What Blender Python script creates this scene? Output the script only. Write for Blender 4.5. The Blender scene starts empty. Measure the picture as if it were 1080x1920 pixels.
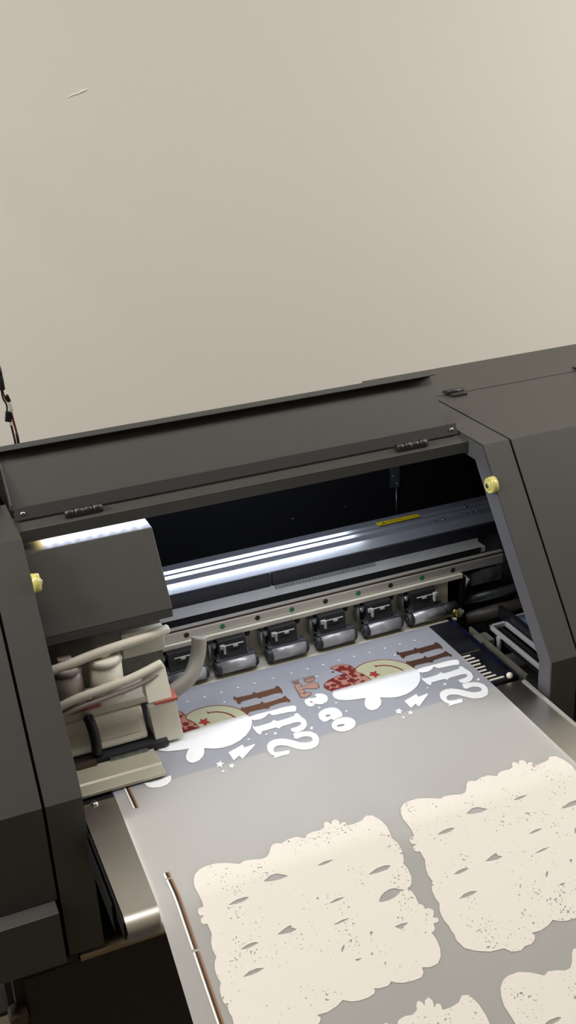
import bpy, bmesh, math, random
from mathutils import Vector, Matrix
from mathutils.geometry import tessellate_polygon
random.seed(7)
sc = bpy.context.scene
COL = sc.collection
ZO = 0.92            # height of the carriage rail above the floor; everything below is written relative to the rail

# ------------------------------------------------------------------ helpers
def lin(c):
    return tuple((x/12.92 if x <= .04045 else ((x+.055)/1.055)**2.4) for x in (v/255 for v in c))

def mat(name, rgb, rough=.5, metal=0., spec=.5, bump=0., bscale=200., mottle=0., mscale=8., coat=0., stretch=None):
    m = bpy.data.materials.new(name); m.use_nodes = True
    nt = m.node_tree; b = nt.nodes['Principled BSDF']
    col = lin(rgb)
    b.inputs['Base Color'].default_value = (*col, 1)
    b.inputs['Roughness'].default_value = rough
    b.inputs['Metallic'].default_value = metal
    b.inputs['Specular IOR Level'].default_value = spec
    if coat: b.inputs['Coat Weight'].default_value = coat; b.inputs['Coat Roughness'].default_value = .15
    if bump or mottle:
        tc = nt.nodes.new('ShaderNodeTexCoord')
        vec = tc.outputs['Object']
        if stretch:
            mp = nt.nodes.new('ShaderNodeMapping'); mp.inputs['Scale'].default_value = stretch
            nt.links.new(vec, mp.inputs['Vector']); vec = mp.outputs['Vector']
    if bump:
        n = nt.nodes.new('ShaderNodeTexNoise'); n.inputs['Scale'].default_value = bscale; n.inputs['Detail'].default_value = 3
        bp = nt.nodes.new('ShaderNodeBump'); bp.inputs['Strength'].default_value = bump; bp.inputs['Distance'].default_value = .001
        nt.links.new(vec, n.inputs['Vector']); nt.links.new(n.outputs['Fac'], bp.inputs['Height']); nt.links.new(bp.outputs['Normal'], b.inputs['Normal'])
    if mottle:
        n2 = nt.nodes.new('ShaderNodeTexNoise'); n2.inputs['Scale'].default_value = mscale; n2.inputs['Detail'].default_value = 6
        r = nt.nodes.new('ShaderNodeMapRange'); r.inputs['From Min'].default_value = .3; r.inputs['From Max'].default_value = .7
        r.inputs['To Min'].default_value = 1-mottle; r.inputs['To Max'].default_value = 1+mottle
        mx = nt.nodes.new('ShaderNodeVectorMath'); mx.operation = 'SCALE'; mx.inputs[0].default_value = col
        nt.links.new(vec, n2.inputs['Vector']); nt.links.new(n2.outputs['Fac'], r.inputs['Value'])
        nt.links.new(r.outputs['Result'], mx.inputs['Scale']); nt.links.new(mx.outputs['Vector'], b.inputs['Base Color'])
    return m

def emit(name, rgb, strength):
    m = bpy.data.materials.new(name); m.use_nodes = True
    b = m.node_tree.nodes['Principled BSDF']
    b.inputs['Base Color'].default_value = (.8, .8, .8, 1)
    b.inputs['Emission Color'].default_value = (*lin(rgb), 1)
    b.inputs['Emission Strength'].default_value = strength
    return m

class MB:
    def __init__(s): s.bm = bmesh.new(); s.mi = 0
    def _f(s, vs):
        try:
            f = s.bm.faces.new(vs); f.material_index = s.mi; return f
        except ValueError: return None
    def box(s, x0, x1, y0, y1, z0, z1):
        v = [s.bm.verts.new((x, y, z)) for x in (x0, x1) for y in (y0, y1) for z in (z0, z1)]
        for q in ((0,1,3,2),(4,6,7,5),(0,4,5,1),(2,3,7,6),(0,2,6,4),(1,5,7,3)): s._f([v[i] for i in q])
        return s
    def obox(s, c, ax, ay, az):
        c = Vector(c); ax = Vector(ax); ay = Vector(ay); az = Vector(az)
        v = [s.bm.verts.new(c+ax*i+ay*j+az*k) for i in (-1,1) for j in (-1,1) for k in (-1,1)]
        for q in ((0,1,3,2),(4,6,7,5),(0,4,5,1),(2,3,7,6),(0,2,6,4),(1,5,7,3)): s._f([v[i] for i in q])
        return s
    def prism(s, prof, x0, x1):                       # closed (y,z) outline pushed along x
        a = [s.bm.verts.new((x0, y, z)) for y, z in prof]; b = [s.bm.verts.new((x1, y, z)) for y, z in prof]
        n = len(prof)
        for i in range(n): s._f([a[i], a[(i+1) % n], b[(i+1) % n], b[i]])
        for ring in (a, b):
            tris = tessellate_polygon([[v.co for v in ring]])
            for t in tris: s._f([ring[i] for i in t])
        return s
    def sheet(s, prof, t, x0, x1):                    # open (y,z) polyline given a thickness
        n = len(prof); nor = []
        for i in range(n):
            d = Vector((0, 0))
            if i > 0: e = Vector(prof[i])-Vector(prof[i-1]); d += Vector((-e.y, e.x)).normalized()
            if i < n-1: e = Vector(prof[i+1])-Vector(prof[i]); d += Vector((-e.y, e.x)).normalized()
            d.normalize()
            k = 1.
            if 0 < i < n-1:
                e = Vector(prof[i])-Vector(prof[i-1]); k = 1/max(.4, d.dot(Vector((-e.y, e.x)).normalized()))
            nor.append(d*k*t)
        return s.prism(list(prof)+[(prof[i][0]+nor[i].x, prof[i][1]+nor[i].y) for i in range(n-1, -1, -1)], x0, x1)
    def cyl(s, p0, p1, r, seg=20, r1=None):
        p0 = Vector(p0); p1 = Vector(p1); r1 = r if r1 is None else r1
        d = (p1-p0).normalized(); u = d.orthogonal().normalized(); w = d.cross(u)
        A = []; B = []
        for i in range(seg):
            t = 2*math.pi*i/seg; q = u*math.cos(t)+w*math.sin(t)
            A.append(s.bm.verts.new(p0+q*r)); B.append(s.bm.verts.new(p1+q*r1))
        for i in range(seg):
            j = (i+1) % seg; f = s._f([A[i], A[j], B[j], B[i]])
            if f: f.smooth = True
        s._f(A[::-1]); s._f(B)
        return s
    def tube(s, pts, r, seg=10):
        pts = [Vector(p) for p in pts]
        # Catmull-Rom smoothing
        sm = []
        for i in range(len(pts)-1):
            p0 = pts[max(i-1, 0)]; p1 = pts[i]; p2 = pts[i+1]; p3 = pts[min(i+2, len(pts)-1)]
            for k in range(6):
                t = k/6
                sm.append(.5*((2*p1)+(p2-p0)*t+(2*p0-5*p1+4*p2-p3)*t*t+(3*p1-p0-3*p2+p3)*t**3))
        sm.append(pts[-1]); rings = []
        u = None
        for i, p in enumerate(sm):
            d = (sm[min(i+1, len(sm)-1)]-sm[max(i-1, 0)]).normalized()
            u = d.orthogonal().normalized() if u is None else (u-d*u.dot(d)).normalized()
            w = d.cross(u)
            rings.append([s.bm.verts.new(p+(u*math.cos(2*math.pi*k/seg)+w*math.sin(2*math.pi*k/seg))*r) for k in range(seg)])
        for a, b in zip(rings, rings[1:]):
            for k in range(seg):
                f = s._f([a[k], a[(k+1) % seg], b[(k+1) % seg], b[k]])
                if f: f.smooth = True
        s._f(rings[0][::-1]); s._f(rings[-1])
        return s
    def sphere(s, c, r, sx=1, sy=1, sz=1):
        M = Matrix.Translation(c) @ Matrix.Diagonal((sx, sy, sz, 1))
        g = bmesh.ops.create_uvsphere(s.bm, u_segments=20, v_segments=12, radius=r, matrix=M)
        for v in g['verts']:
            for f in v.link_faces: f.smooth = True; f.material_index = s.mi
        return s
    def build(s, name, m, parent=None, bevel=0., origin=None):
        bmesh.ops.recalc_face_normals(s.bm, faces=s.bm.faces)
        me = bpy.data.meshes.new(name); s.bm.to_mesh(me); s.bm.free()
        for mm in (m if isinstance(m, (list, tuple)) else [m]): me.materials.append(mm)
        o = bpy.data.objects.new(name, me); COL.objects.link(o)
        if parent: o.parent = parent
        if bevel:
            b = o.modifiers.new('bevel', 'BEVEL'); b.width = bevel; b.segments = 2; b.limit_method = 'ANGLE'; b.angle_limit = math.radians(35)
        return o

def thing(o, label, cat, group=None):
    o['label'] = label; o['category'] = cat
    if group: o['group'] = group
    return o
def empty(name, loc=(0, 0, 0)):
    o = bpy.data.objects.new(name, None); o.location = loc; COL.objects.link(o); return o
def struct(o): o['kind'] = 'structure'; return o

# ------------------------------------------------------------------ materials
M_wall = mat('wall_paint', (233, 229, 220), .85, bump=.05, bscale=60, spec=.2)
M_ceil = mat('ceiling_paint', (225, 222, 214), .9)
M_floor = mat('tan_floor', (100, 88, 70), .6, mottle=.12, mscale=5)
M_front = mat('far_wall_paint', (58, 57, 54), .9)
M_pc = mat('grey_powder_coat', (68, 67, 64), .47, spec=.45, bump=.25, bscale=900, mottle=.03, mscale=6)
M_pcd = mat('dark_powder_coat', (52, 51, 49), .5, spec=.4, bump=.2, bscale=900)
M_slate = mat('slate_return', (86, 87, 92), .5, bump=.2, bscale=900)
M_black = mat('matt_black', (16, 16, 18), .75, spec=.25)
M_blackpl = mat('black_plastic', (24, 24, 26), .4)
M_hinge = mat('black_hinge', (40, 39, 38), .38, spec=.6)
M_seam = mat('seam_black', (12, 12, 12), .9, spec=.1)
M_stand = mat('stand_black', (30, 28, 27), .6, bump=.2, bscale=700)
M_steel = mat('brushed_steel', (222, 218, 210), .3, 1., mottle=.05, mscale=5)
M_alu = mat('extruded_aluminium', (168, 170, 174), .17, .5, mottle=.12, mscale=3, stretch=(.15, 40, 40))
M_alud = mat('dark_anodised', (62, 62, 66), .42, .7)
M_rail = mat('ground_rail_steel', (196, 190, 178), .42, .55)
M_brown = mat('rail_groove', (92, 76, 64), .45, .6)
M_cream = mat('cream_enamel', (208, 203, 186), .55)
M_grey = mat('light_grey_ledge', (158, 156, 148), .55, mottle=.06, mscale=20)
M_rule = mat('scale_strip', (120, 120, 112), .6)
M_ink = mat('scale_marks', (38, 38, 38), .8)
M_green = mat('green_plug', (20, 120, 72), .5)
M_hole = mat('screw_hole', (52, 50, 46), .5, .6)
M_zinc = mat('zinc_plate', (150, 158, 158), .3, .9, mottle=.2, mscale=120)
M_silver = mat('silver_screw', (200, 198, 190), .25, 1.)
M_roll = mat('worn_roller', (170, 170, 170), .33, .4, mottle=.55, mscale=60, stretch=(.5, 1, 1))
M_rollend = mat('roller_rubber', (46, 48, 51), .5)
M_brack = mat('black_bracket', (26, 26, 28), .5)
M_lever = mat('grey_lever', (176, 176, 170), .4)
M_yel = mat('yellow_sticker', (236, 208, 20), .5)
M_amber = mat('clear_amber_rubber', (214, 208, 120), .25, coat=.5)
M_vac = mat('blue_grey_vacuum_table', (106, 122, 156), .5)
M_plate = mat('dark_platen_end', (26, 27, 32), .35, mottle=.6, mscale=30)
M_bluink = mat('blue_ink_stain', (13, 17, 40), .4, mottle=.9, mscale=60)
M_tray = mat('waste_tray', (104, 102, 92), .5, .2, mottle=.25, mscale=40)
M_inky = mat('ink_stained_plate', (128, 134, 142), .5, mottle=.9, mscale=25)
M_cap = mat('cap_frame_grey', (176, 178, 180), .4, .3)
M_cloth = mat('blue_stained_cloth', (120, 150, 190), .8, mottle=.9, mscale=40)
M_white = mat('white_plastic', (226, 222, 208), .45)
M_offw = mat('warm_white_plastic', (206, 200, 186), .5)
M_pinkg = mat('smoky_damper', (142, 130, 126), .35)
M_red = mat('red_label', (176, 92, 80), .6)
M_hose = mat('grey_hose', (150, 147, 138), .5)
M_tape = mat('white_sensor_block', (214, 212, 198), .5)
M_beige = mat('floor_gap_strip', (150, 136, 108), .5, .3)
M_pcb = mat('wire_dark', (24, 20, 20), .5)
M_redw = mat('wire_red', (110, 26, 24), .5)
M_con = mat('connector_white', (214, 214, 200), .4)
M_led = emit('led_diodes', (214, 224, 255), 40)
M_ledy = emit('led_warm', (255, 222, 60), 14)
M_panel = emit('ceiling_diffuser', (255, 250, 243), 9.0)
M_frame = mat('white_frame', (220, 220, 216), .5)

# translucent print film
def film_mat():                                        # thin milky sheet: part of the light scatters back, most of it goes through diffused
    m = bpy.data.materials.new('pet_film'); m.use_nodes = True
    nt = m.node_tree; out = nt.nodes['Material Output']; nt.nodes.remove(nt.nodes['Principled BSDF'])
    tc = nt.nodes.new('ShaderNodeTexCoord'); n = nt.nodes.new('ShaderNodeTexNoise'); n.inputs['Scale'].default_value = 9; n.inputs['Detail'].default_value = 6
    nt.links.new(tc.outputs['Object'], n.inputs['Vector'])
    r = nt.nodes.new('ShaderNodeMapRange'); r.inputs['From Min'].default_value = .3; r.inputs['From Max'].default_value = .7; r.inputs['To Min'].default_value = .285; r.inputs['To Max'].default_value = .315
    nt.links.new(n.outputs['Fac'], r.inputs['Value'])
    d = nt.nodes.new('ShaderNodeBsdfDiffuse'); d.inputs['Color'].default_value = (.93, .93, .93, 1)
    t = nt.nodes.new('ShaderNodeBsdfTranslucent'); t.inputs['Color'].default_value = (.95, .95, .945, 1)
    mx = nt.nodes.new('ShaderNodeMixShader'); nt.links.new(r.outputs['Result'], mx.inputs['Fac'])
    nt.links.new(t.outputs[0], mx.inputs[1]); nt.links.new(d.outputs[0], mx.inputs[2])
    g = nt.nodes.new('ShaderNodeBsdfGlossy'); g.inputs['Roughness'].default_value = .42; g.inputs['Color'].default_value = (1, 1, 1, 1)
    f = nt.nodes.new('ShaderNodeFresnel'); f.inputs['IOR'].default_value = 1.45
    m2 = nt.nodes.new('ShaderNodeMixShader'); nt.links.new(f.outputs[0], m2.inputs['Fac']); nt.links.new(mx.outputs[0], m2.inputs[1]); nt.links.new(g.outputs[0], m2.inputs[2])
    nt.links.new(m2.outputs[0], out.inputs['Surface'])
    return m
M_film = film_mat()

def ink(name, rgb, rough=.55): return mat(name, rgb, rough, spec=.3)
I_tan = ink('ink_tan', (176, 176, 146)); I_red = ink('ink_red', (150, 52, 44)); I_redd = ink('ink_dark_red', (112, 42, 34))
I_brn = ink('ink_brown', (96, 64, 44)); I_brd = ink('ink_dark_brown', (74, 48, 36)); I_mau = ink('ink_mauve', (168, 132, 118))
I_wht = ink('ink_white', (238, 240, 242)); I_stl = mat('strip_white', (240, 238, 232), .3); I_sto = ink('strip_brown', (150, 104, 66)); I_stb = mat('strip_dark', (52, 42, 36), .3)

def ink_fade(name, rgb, v0, k, w, sign=1):            # ink whose coverage ramps up along the feed
    m = ink(name, rgb); nt = m.node_tree; b = nt.nodes['Principled BSDF']
    tc = nt.nodes.new('ShaderNodeTexCoord'); sp = nt.nodes.new('ShaderNodeSeparateXYZ')
    nt.links.new(tc.outputs['Object'], sp.inputs[0])
    mu = nt.nodes.new('ShaderNodeMath'); mu.operation = 'MULTIPLY_ADD'; mu.inputs[1].default_value = k
    nt.links.new(sp.outputs['X'], mu.inputs[0]); nt.links.new(sp.outputs['Y'], mu.inputs[2])
    r = nt.nodes.new('ShaderNodeMapRange'); r.interpolation_type = 'SMOOTHSTEP'
    r.inputs['From Min'].default_value = v0; r.inputs['From Max'].default_value = v0-w*sign
    nt.links.new(mu.outputs[0], r.inputs['Value']); nt.links.new(r.outputs['Result'], b.inputs['Alpha'])
    return m

def ink_spots(name, base, spot, scale, thr):
    m = ink(name, base); nt = m.node_tree; b = nt.nodes['Principled BSDF']
    tc = nt.nodes.new('ShaderNodeTexCoord'); v = nt.nodes.new('ShaderNodeTexVoronoi'); v.inputs['Scale'].default_value = scale
    n = nt.nodes.new('ShaderNodeTexNoise'); n.inputs['Scale'].default_value = scale*1.5
    ad = nt.nodes.new('ShaderNodeMath'); ad.operation = 'MULTIPLY_ADD'; ad.inputs[1].default_value = .35
    g = nt.nodes.new('ShaderNodeMath'); g.operation = 'LESS_THAN'; g.inputs[1].default_value = thr
    mx = nt.nodes.new('ShaderNodeMix'); mx.data_type = 'RGBA'
    mx.inputs['A'].default_value = (*lin(base), 1); mx.inputs['B'].default_value = (*lin(spot), 1)
    nt.links.new(tc.outputs['Object'], v.inputs['Vector']); nt.links.new(tc.outputs['Object'], n.inputs['Vector'])
    nt.links.new(n.outputs['Fac'], ad.inputs[0]); nt.links.new(v.outputs['Distance'], ad.inputs[2]); nt.links.new(ad.outputs[0], g.inputs[0])
    nt.links.new(g.outputs[0], mx.inputs['Factor']); nt.links.new(mx.outputs['Result'], b.inputs['Base Color'])
    return m
I_band = ink_spots('ink_bandana', (166, 122, 106), (112, 32, 32), 100, .70)

def ink_speckle():                                     # white under-base with worn pinholes in patches
    m = ink('ink_speckled_white', (226, 221, 212)); nt = m.node_tree; b = nt.nodes['Principled BSDF']
    tc = nt.nodes.new('ShaderNodeTexCoord')
    mp = nt.nodes.new('ShaderNodeMapping'); mp.inputs['Scale'].default_value = (1, 1, 1)
    nt.links.new(tc.outputs['Object'], mp.inputs[0])
    n1 = nt.nodes.new('ShaderNodeTexNoise'); n1.inputs['Scale'].default_value = 320; n1.inputs['Detail'].default_value = 2
    n2 = nt.nodes.new('ShaderNodeTexNoise'); n2.inputs['Scale'].default_value = 26; n2.inputs['Detail'].default_value = 3
    for n in (n1, n2): nt.links.new(mp.outputs[0], n.inputs['Vector'])
    r = nt.nodes.new('ShaderNodeMapRange'); r.inputs['From Min'].default_value = .40; r.inputs['From Max'].default_value = .72
    r.inputs['To Min'].default_value = .75; r.inputs['To Max'].default_value = .57
    nt.links.new(n2.outputs['Fac'], r.inputs['Value'])
    s = nt.nodes.new('ShaderNodeMath'); s.operation = 'SUBTRACT'
    nt.links.new(n1.outputs['Fac'], s.inputs[0]); nt.links.new(r.outputs['Result'], s.inputs[1])
    g = nt.nodes.new('ShaderNodeMapRange'); g.inputs['From Min'].default_value = 0; g.inputs['From Max'].default_value = .04
    nt.links.new(s.outputs[0], g.inputs['Value'])
    mx = nt.nodes.new('ShaderNodeMix'); mx.data_type = 'RGBA'
    mx.inputs['A'].default_value = (*lin((226, 221, 212)), 1); mx.inputs['B'].default_value = (*lin((140, 130, 122)), 1)
    nt.links.new(g.outputs['Result'], mx.inputs['Factor']); nt.links.new(mx.outputs['Result'], b.inputs['Base Color'])
    return m
I_blk = ink_speckle()

# ------------------------------------------------------------------ room
RX0, RX1, RY0, RY1, RZ0, RZ1 = -5.2, 5.2, -3.4, .75, -ZO, 1.85
struct(MB().box(RX0-.1, RX1+.1, RY0-.1, RY1+.1, RZ0-.1, RZ0).build('floor', M_floor))
struct(MB().box(RX0-.1, RX1+.1, RY0-.1, RY1+.1, RZ1, RZ1+.1).build('ceiling', M_ceil))
wb = struct(MB().box(RX0, RX1, RY1, RY1+.1, RZ0, RZ1).build('wall_back', M_wall))
struct(MB().box(RX0, RX1, RY0-.1, RY0, RZ0, RZ1).build('wall_front', M_front))
struct(MB().box(RX0-.1, RX0, RY0-.1, RY1+.1, RZ0, RZ1).build('wall_left', M_wall))
struct(MB().box(RX1, RX1+.1, RY0-.1, RY1+.1, RZ0, RZ1).build('wall_right', M_wall))
# small raised scuff in the paint of the back wall
sb = MB()
pts = [(-0.1075, 0.762), (-0.0988, 0.7661), (-0.0862, 0.7686), (-0.0765, 0.7722), (-0.0647, 0.7752)]
rad = [.0006, .0014, .0013, .0019, .0006]
rings = []
for (x, z), r in zip(pts, rad):
    rings.append([sb.bm.verts.new((x, RY1-.0002 if k in (0, 2) else RY1-r*1.2, z+(k-1)*r*1.6)) for k in range(3)])
for a, b in zip(rings, rings[1:]):
    for k in range(2): sb._f([a[k], a[k+1], b[k+1], b[k]])
sb.build('paint_scuff', M_wall, wb)['label'] = 'small raised scuff in the wall paint'

# ceiling lights; the outer four are unseen extras added to even the back wall
def area_lamp(name, parent, loc, sx, sy, watts, col):
    l = bpy.data.lights.new(name, 'AREA'); l.shape = 'RECTANGLE'; l.size = sx; l.size_y = sy; l.energy = watts; l.color = col
    o = bpy.data.objects.new(name, l); COL.objects.link(o); o.parent = parent; o.location = loc
    return o
def ceiling_light(x, y, sx, sy, label, watts):
    r = empty('ceiling_light', (x, y, RZ1)); thing(r, label, 'ceiling light', 'ceiling light panels in one row')
    f = MB()
    for a in (-1, 1):
        f.box(a*sx-.02, a*sx+.02, -sy-.02, sy+.02, -.05, -.0005); f.box(-sx-.02, sx+.02, a*sy-.02, a*sy+.02, -.05, -.0005)
    f.build('frame', M_frame, r)
    MB().box(-sx+.02, sx-.02, -sy+.02, sy-.02, -.035, -.02).build('diffuser', M_frame, r)
    area_lamp('ceiling_lamp', r, (0, 0, -.038), sx*2-.06, sy*2-.06, watts, (1, .972, .932))
for lx, pw, lab in ((-3.9, 60, 'added unseen light panel nearest the left wall, evening the back wall'), (-2.3, 42, 'added unseen light panel second from the left wall, evening the back wall'), (-.75, 9, 'white ceiling light panel above the left half of the printer'),
                (.85, 9, 'white ceiling light panel above the right half of the printer'), (2.4, 35, 'added unseen light panel second from the right wall, evening the back wall'), (4.0, 52, 'added unseen light panel nearest the right wall, evening the back wall')):
    ceiling_light(lx, -.42, .6, .3, lab, pw)

# ------------------------------------------------------------------ printer
PR_ROOT = empty('wide_format_printer', (0, 0, -.27))
PRT = thing(PR_ROOT, 'large dark grey wide-format film printer with its long front lid propped open', 'printer')
PRT_OFF = Vector((0, 0, .27))
def P(mb, name, m, parent=None, bevel=0., label=None):
    o = mb.build(name, m, parent or PR_ROOT, bevel)
    if parent is None: o.location = PRT_OFF          # geometry is written in rail coordinates
    if label: o['label'] = label
    return o

XL, XR = -.419, .292          # faces of the opening
KY, KZ = -.304, -.018         # kink of the front panels
TY, TZ = -.101, .263          # top fold
WB = -.266                    # bottom of the wings
SLANT = Vector((0, TY-KY, TZ-KZ)).normalized()
SN = Vector((0, -SLANT.z, SLANT.y))   # outward

def on_slant(d, off=0.):
    return (KY+SLANT.y*d+SN.y*off, KZ+SLANT.z*d+SN.z*off)

front_prof = [(KY, WB), (KY, KZ), (TY, TZ)]
def inner(prof, t):
    return prof
# posts beside the opening: channel of bent sheet, 50 mm wide with a 30 mm return on the open side
def post(x0, x1, name, ret_x, top_to):
    b = MB(); b.sheet([(KY, WB), (KY, KZ), (TY, TZ), (top_to, TZ)], -.003, x0, x1)
    o = P(b, name, M_pc)
    d = 1 if ret_x == x0 else -1
    r = MB(); w = .032
    # return flange: strip parallel to the profile, w deep
    fk = (SLANT.y, SLANT.z)
    outer = [(KY+.0025, WB), (KY+.0025, KZ-.002), (TY+.003, TZ-.0035), (top_to, TZ-.0035)]
    inn = [(KY+w, WB), (KY+w, KZ-.012), (TY+w*.72, TZ-w), (top_to, TZ-w)]
    r.prism(outer+inn[::-1], ret_x, ret_x+.003*d)
    P(r, 'post_return', M_slate, o)
    return o
pR = post(XR, .338, 'front_post', XR, .2)
pL = post(-.467, XL, 'front_post', XL, .03)
# wings (outer end covers)
def wing(x0, x1, back, name, bottom):
    b = MB(); b.sheet([(KY, bottom), (KY, KZ), (TY, TZ), (back, TZ)], -.003, x0, x1)
    return P(b, name, M_pc)
wR = wing(.342, .80, .1412, 'end_cover', WB)
wL = wing(-.95, -.471, .03, 'end_cover', -.1655)
# black backing behind the seams and inside walls
for x in (.340, -.469):
    P(MB().sheet([(KY+.004, WB), (KY+.004, KZ-.002), (TY+.004, TZ-.005), (.03, TZ-.005)], -.002, x-.006, x+.006), 'seam_backing', M_seam)
for x in (.797, -.95):
    P(MB().prism([(KY+.004, WB), (KY+.004, KZ), (TY+.003, TZ-.004), (.28, TZ-.004), (.28, WB)], x, x+.003), 'end_wall', M_pcd)
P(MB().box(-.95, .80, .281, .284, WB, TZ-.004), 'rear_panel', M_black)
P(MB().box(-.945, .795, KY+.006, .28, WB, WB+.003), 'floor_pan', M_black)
# rear service lid of the right wing with its hinges
rl = P(MB().prism([(.142, TZ-.002), (.142, TZ+.0008), (.284, TZ+.003), (.284, TZ-.004)], .272, .80), 'rear_service_lid', M_pc, bevel=.0005)
def top_hinge(x, y):
    h = MB(); h.box(x-.014, x+.014, y, y+.016, TZ+.001, TZ+.0045); h.box(x-.012, x+.016, y-.018, y-.002, TZ, TZ+.004)
    h.cyl((x-.016, y-.001, TZ+.005), (x+.018, y-.001, TZ+.005), .0042, 12)
    return P(h, 'hinge', M_hinge, rl)
for hx in (.382, .655): top_hinge(hx, .142)
# left wing: recessed lower front with a ledge, and black upright behind the lid
P(MB().box(-.95, -.474, KY-.025, KY+.02, -.252, -.1665), 'lower_front_panel', M_pc, bevel=.001)
P(MB().prism([(.032, .20), (.032, .355), (.040, .36), (.27, .262), (.27, .2)], -.60, -.424), 'rear_upright', M_black)
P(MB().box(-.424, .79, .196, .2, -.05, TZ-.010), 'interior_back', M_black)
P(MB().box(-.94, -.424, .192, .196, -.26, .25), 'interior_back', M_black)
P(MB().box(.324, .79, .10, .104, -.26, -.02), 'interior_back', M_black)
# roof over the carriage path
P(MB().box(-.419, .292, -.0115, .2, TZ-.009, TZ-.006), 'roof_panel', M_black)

# top beam
beam = P(MB().prism([(-.058, .2365), (-.058, .2545), (-.066, .2545) if False else (-.0575, .2555), (-.012, .2575), (-.012, .2365)], XL+.001, XR-.0005), 'top_beam', M_pc, bevel=.0012)
# LED strip under the top beam
ls = MB(); ls.box(-.40, .20, -.040, -.030, .2335, .2363)
ls.mi = 1
for i in range(34):
    x = -.375+i*.0165
    ls.box(x-.004, x+.004, -.039, -.031, .2325, .2335)
ls.mi = 2; ls.box(-.392, -.382, -.039, -.031, .2325, .2335)
LS = P(ls, 'led_strip', [M_frame, M_led, M_ledy])
area_lamp('led_lamp', LS, (-.075, -.035, .2320), .62, .008, .5, (.78, .86, 1))

# lid, propped open
LA = math.radians(52); LL = .0885; ly0, lz0 = -.011, .2680
lt = (ly0+LL*math.cos(LA), lz0+LL*math.sin(LA))
lid = MB()
lx0, lx1 = -.4175, .2795
un = Vector((math.cos(LA), math.sin(LA))); nn = Vector((-math.sin(LA), math.cos(LA)))   # nn points to the viewer/up
lid.sheet([(ly0, lz0), lt], -.0025, lx0, lx1)
LID = P(lid, 'lid', M_pc)
# rim turned forward along the top edge, rounded ends
lp = MB(); rim = .016
a0 = Vector(lt); f = a0+nn*rim; g = f-un*.0055; h2 = f+un*.003
lp.prism([tuple(a0-un*.0005), tuple(a0+un*.003), tuple(h2), tuple(g), tuple(g-nn*.002), tuple(f-nn*.002)], lx0-.002, lx1+.001)
P(lp, 'lid_rim', M_pc, LID, bevel=.0012)
# turned up strip in front of the lid foot
st = MB(); st.sheet([(ly0, lz0-.006), (-.032, .2603), (-.0235, .2759)], -.002, lx0+.003, XR-.004)
STR = P(st, 'hinge_flange', M_pcd, LID, bevel=.0004)
sd = MB(); sd.prism([(ly0-.002, lz0+.002), (ly0-.010, lz0+.004), (ly0-.010, lz0+.012), (ly0-.001, lz0+.020), (lt[0], lt[1]), (lt[0]+.004, lt[1]-.004), (ly0+.003, lz0-.001)], lx0-.0005, lx0+.0015)
P(sd, 'lid_side', M_pc, LID)
for x in (-.404, .278): P(MB().sphere((x, -.0285, .2677), .0038, 1, .6, .9), 'lid_screw', M_silver, LID)
def barrel_hinge(x):
    h = MB()
    for k in range(4): h.cyl((x-.026+k*.0132, -.044, .262), (x-.0125+k*.0132, -.044, .262), .0058+(.0006 if k % 2 else 0), 14)
    h.box(x-.024, x+.024, -.050, -.032, .2565, .2605)
    P(h, 'barrel_hinge', M_hinge, LID)
for x in (-.323, .197): barrel_hinge(x)

# amber rubber stops on the slanted fronts
def stop(x, d, sgn):
    c = Vector((x, *on_slant(d, -.004))); k = MB()
    ax = Vector((1, 0, 0))*sgn
    k.cyl(c, c-ax*.0105, .0135, 24, .0120); k.cyl(c-ax*.0100, c-ax*.0120, .0085, 20, .006)
    o = P(k, 'rubber_stop', M_amber, label='clear yellow rubber stop')
    k2 = MB(); k2.cyl(c-ax*.0115, c-ax*.0135, .004, 14); P(k2, 'stop_screw', M_silver, o)
dR = ((-.136+.304)**2+(.215+.018)**2)**.5
stop(XR, dR-.004, 1); stop(XL, dR-.002, -1)

# ------------------------------------------------------------------ guide beam with rail
bx0, bx1 = -.90, .78
gb = MB()
prof = [(.042, .030), (.042, .0615), (.046, .0655)]
def ridge(y0, y1, h=.004):
    return [(y0, .0655), (y0+.0015, .0655-h), (y1-h, .0655-h), (y1, .0655)]
prof = [(.042, .028), (.042, .0535), (.0535, .0655), (.068, .0655), (.070, .0615), (.0795, .0615), (.083, .0655), (.089, .0655), (.091, .0615), (.0977, .0615), (.101, .0655), (.121, .0655), (.121, .028)]
gb.prism(prof, bx0, bx1)
GB = P(gb, 'guide_beam', M_alu)
# front cover strips of the beam
P(MB().box(bx0, -.020, .036, .0415, .030, .0525), 'beam_front_strip', M_alud, GB, bevel=.0008)
P(MB().box(-.017, bx1, .036, .0415, .030, .0525), 'beam_front_strip', M_alud, GB, bevel=.0008)
P(MB().prism([(.010, .0245), (.033, .0245), (.0365, .030), (.0415, .030), (.0415, .015), (.010, .015)], bx0, .37), 'beam_ledge', M_grey, GB)
rs = MB(); rs.prism([(.0325, .0252), (.0358, .0302), (.0362, .030), (.0335, .0247)], -.014, .17)
ru = P(rs, 'scale_strip', M_rule, GB)
tk = MB()
for i in range(30):
    x = -.012+i*.006; L = .8 if i % 5 == 0 else .5
    a = Vector((x, .0324, .0252)); d = Vector((0, .0033, .005))
    tk.obox(a+d*(.5)+Vector((0, -.0002, .0001)), (.0004, 0, 0), d*L*.5, Vector((0, -.00012, .00008)))
P(tk, 'scale_marks', M_ink, ru)
P(MB().box(bx0, .36, .009, .0098, -.02, .0255), 'rail_backing', M_black, GB)
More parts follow.
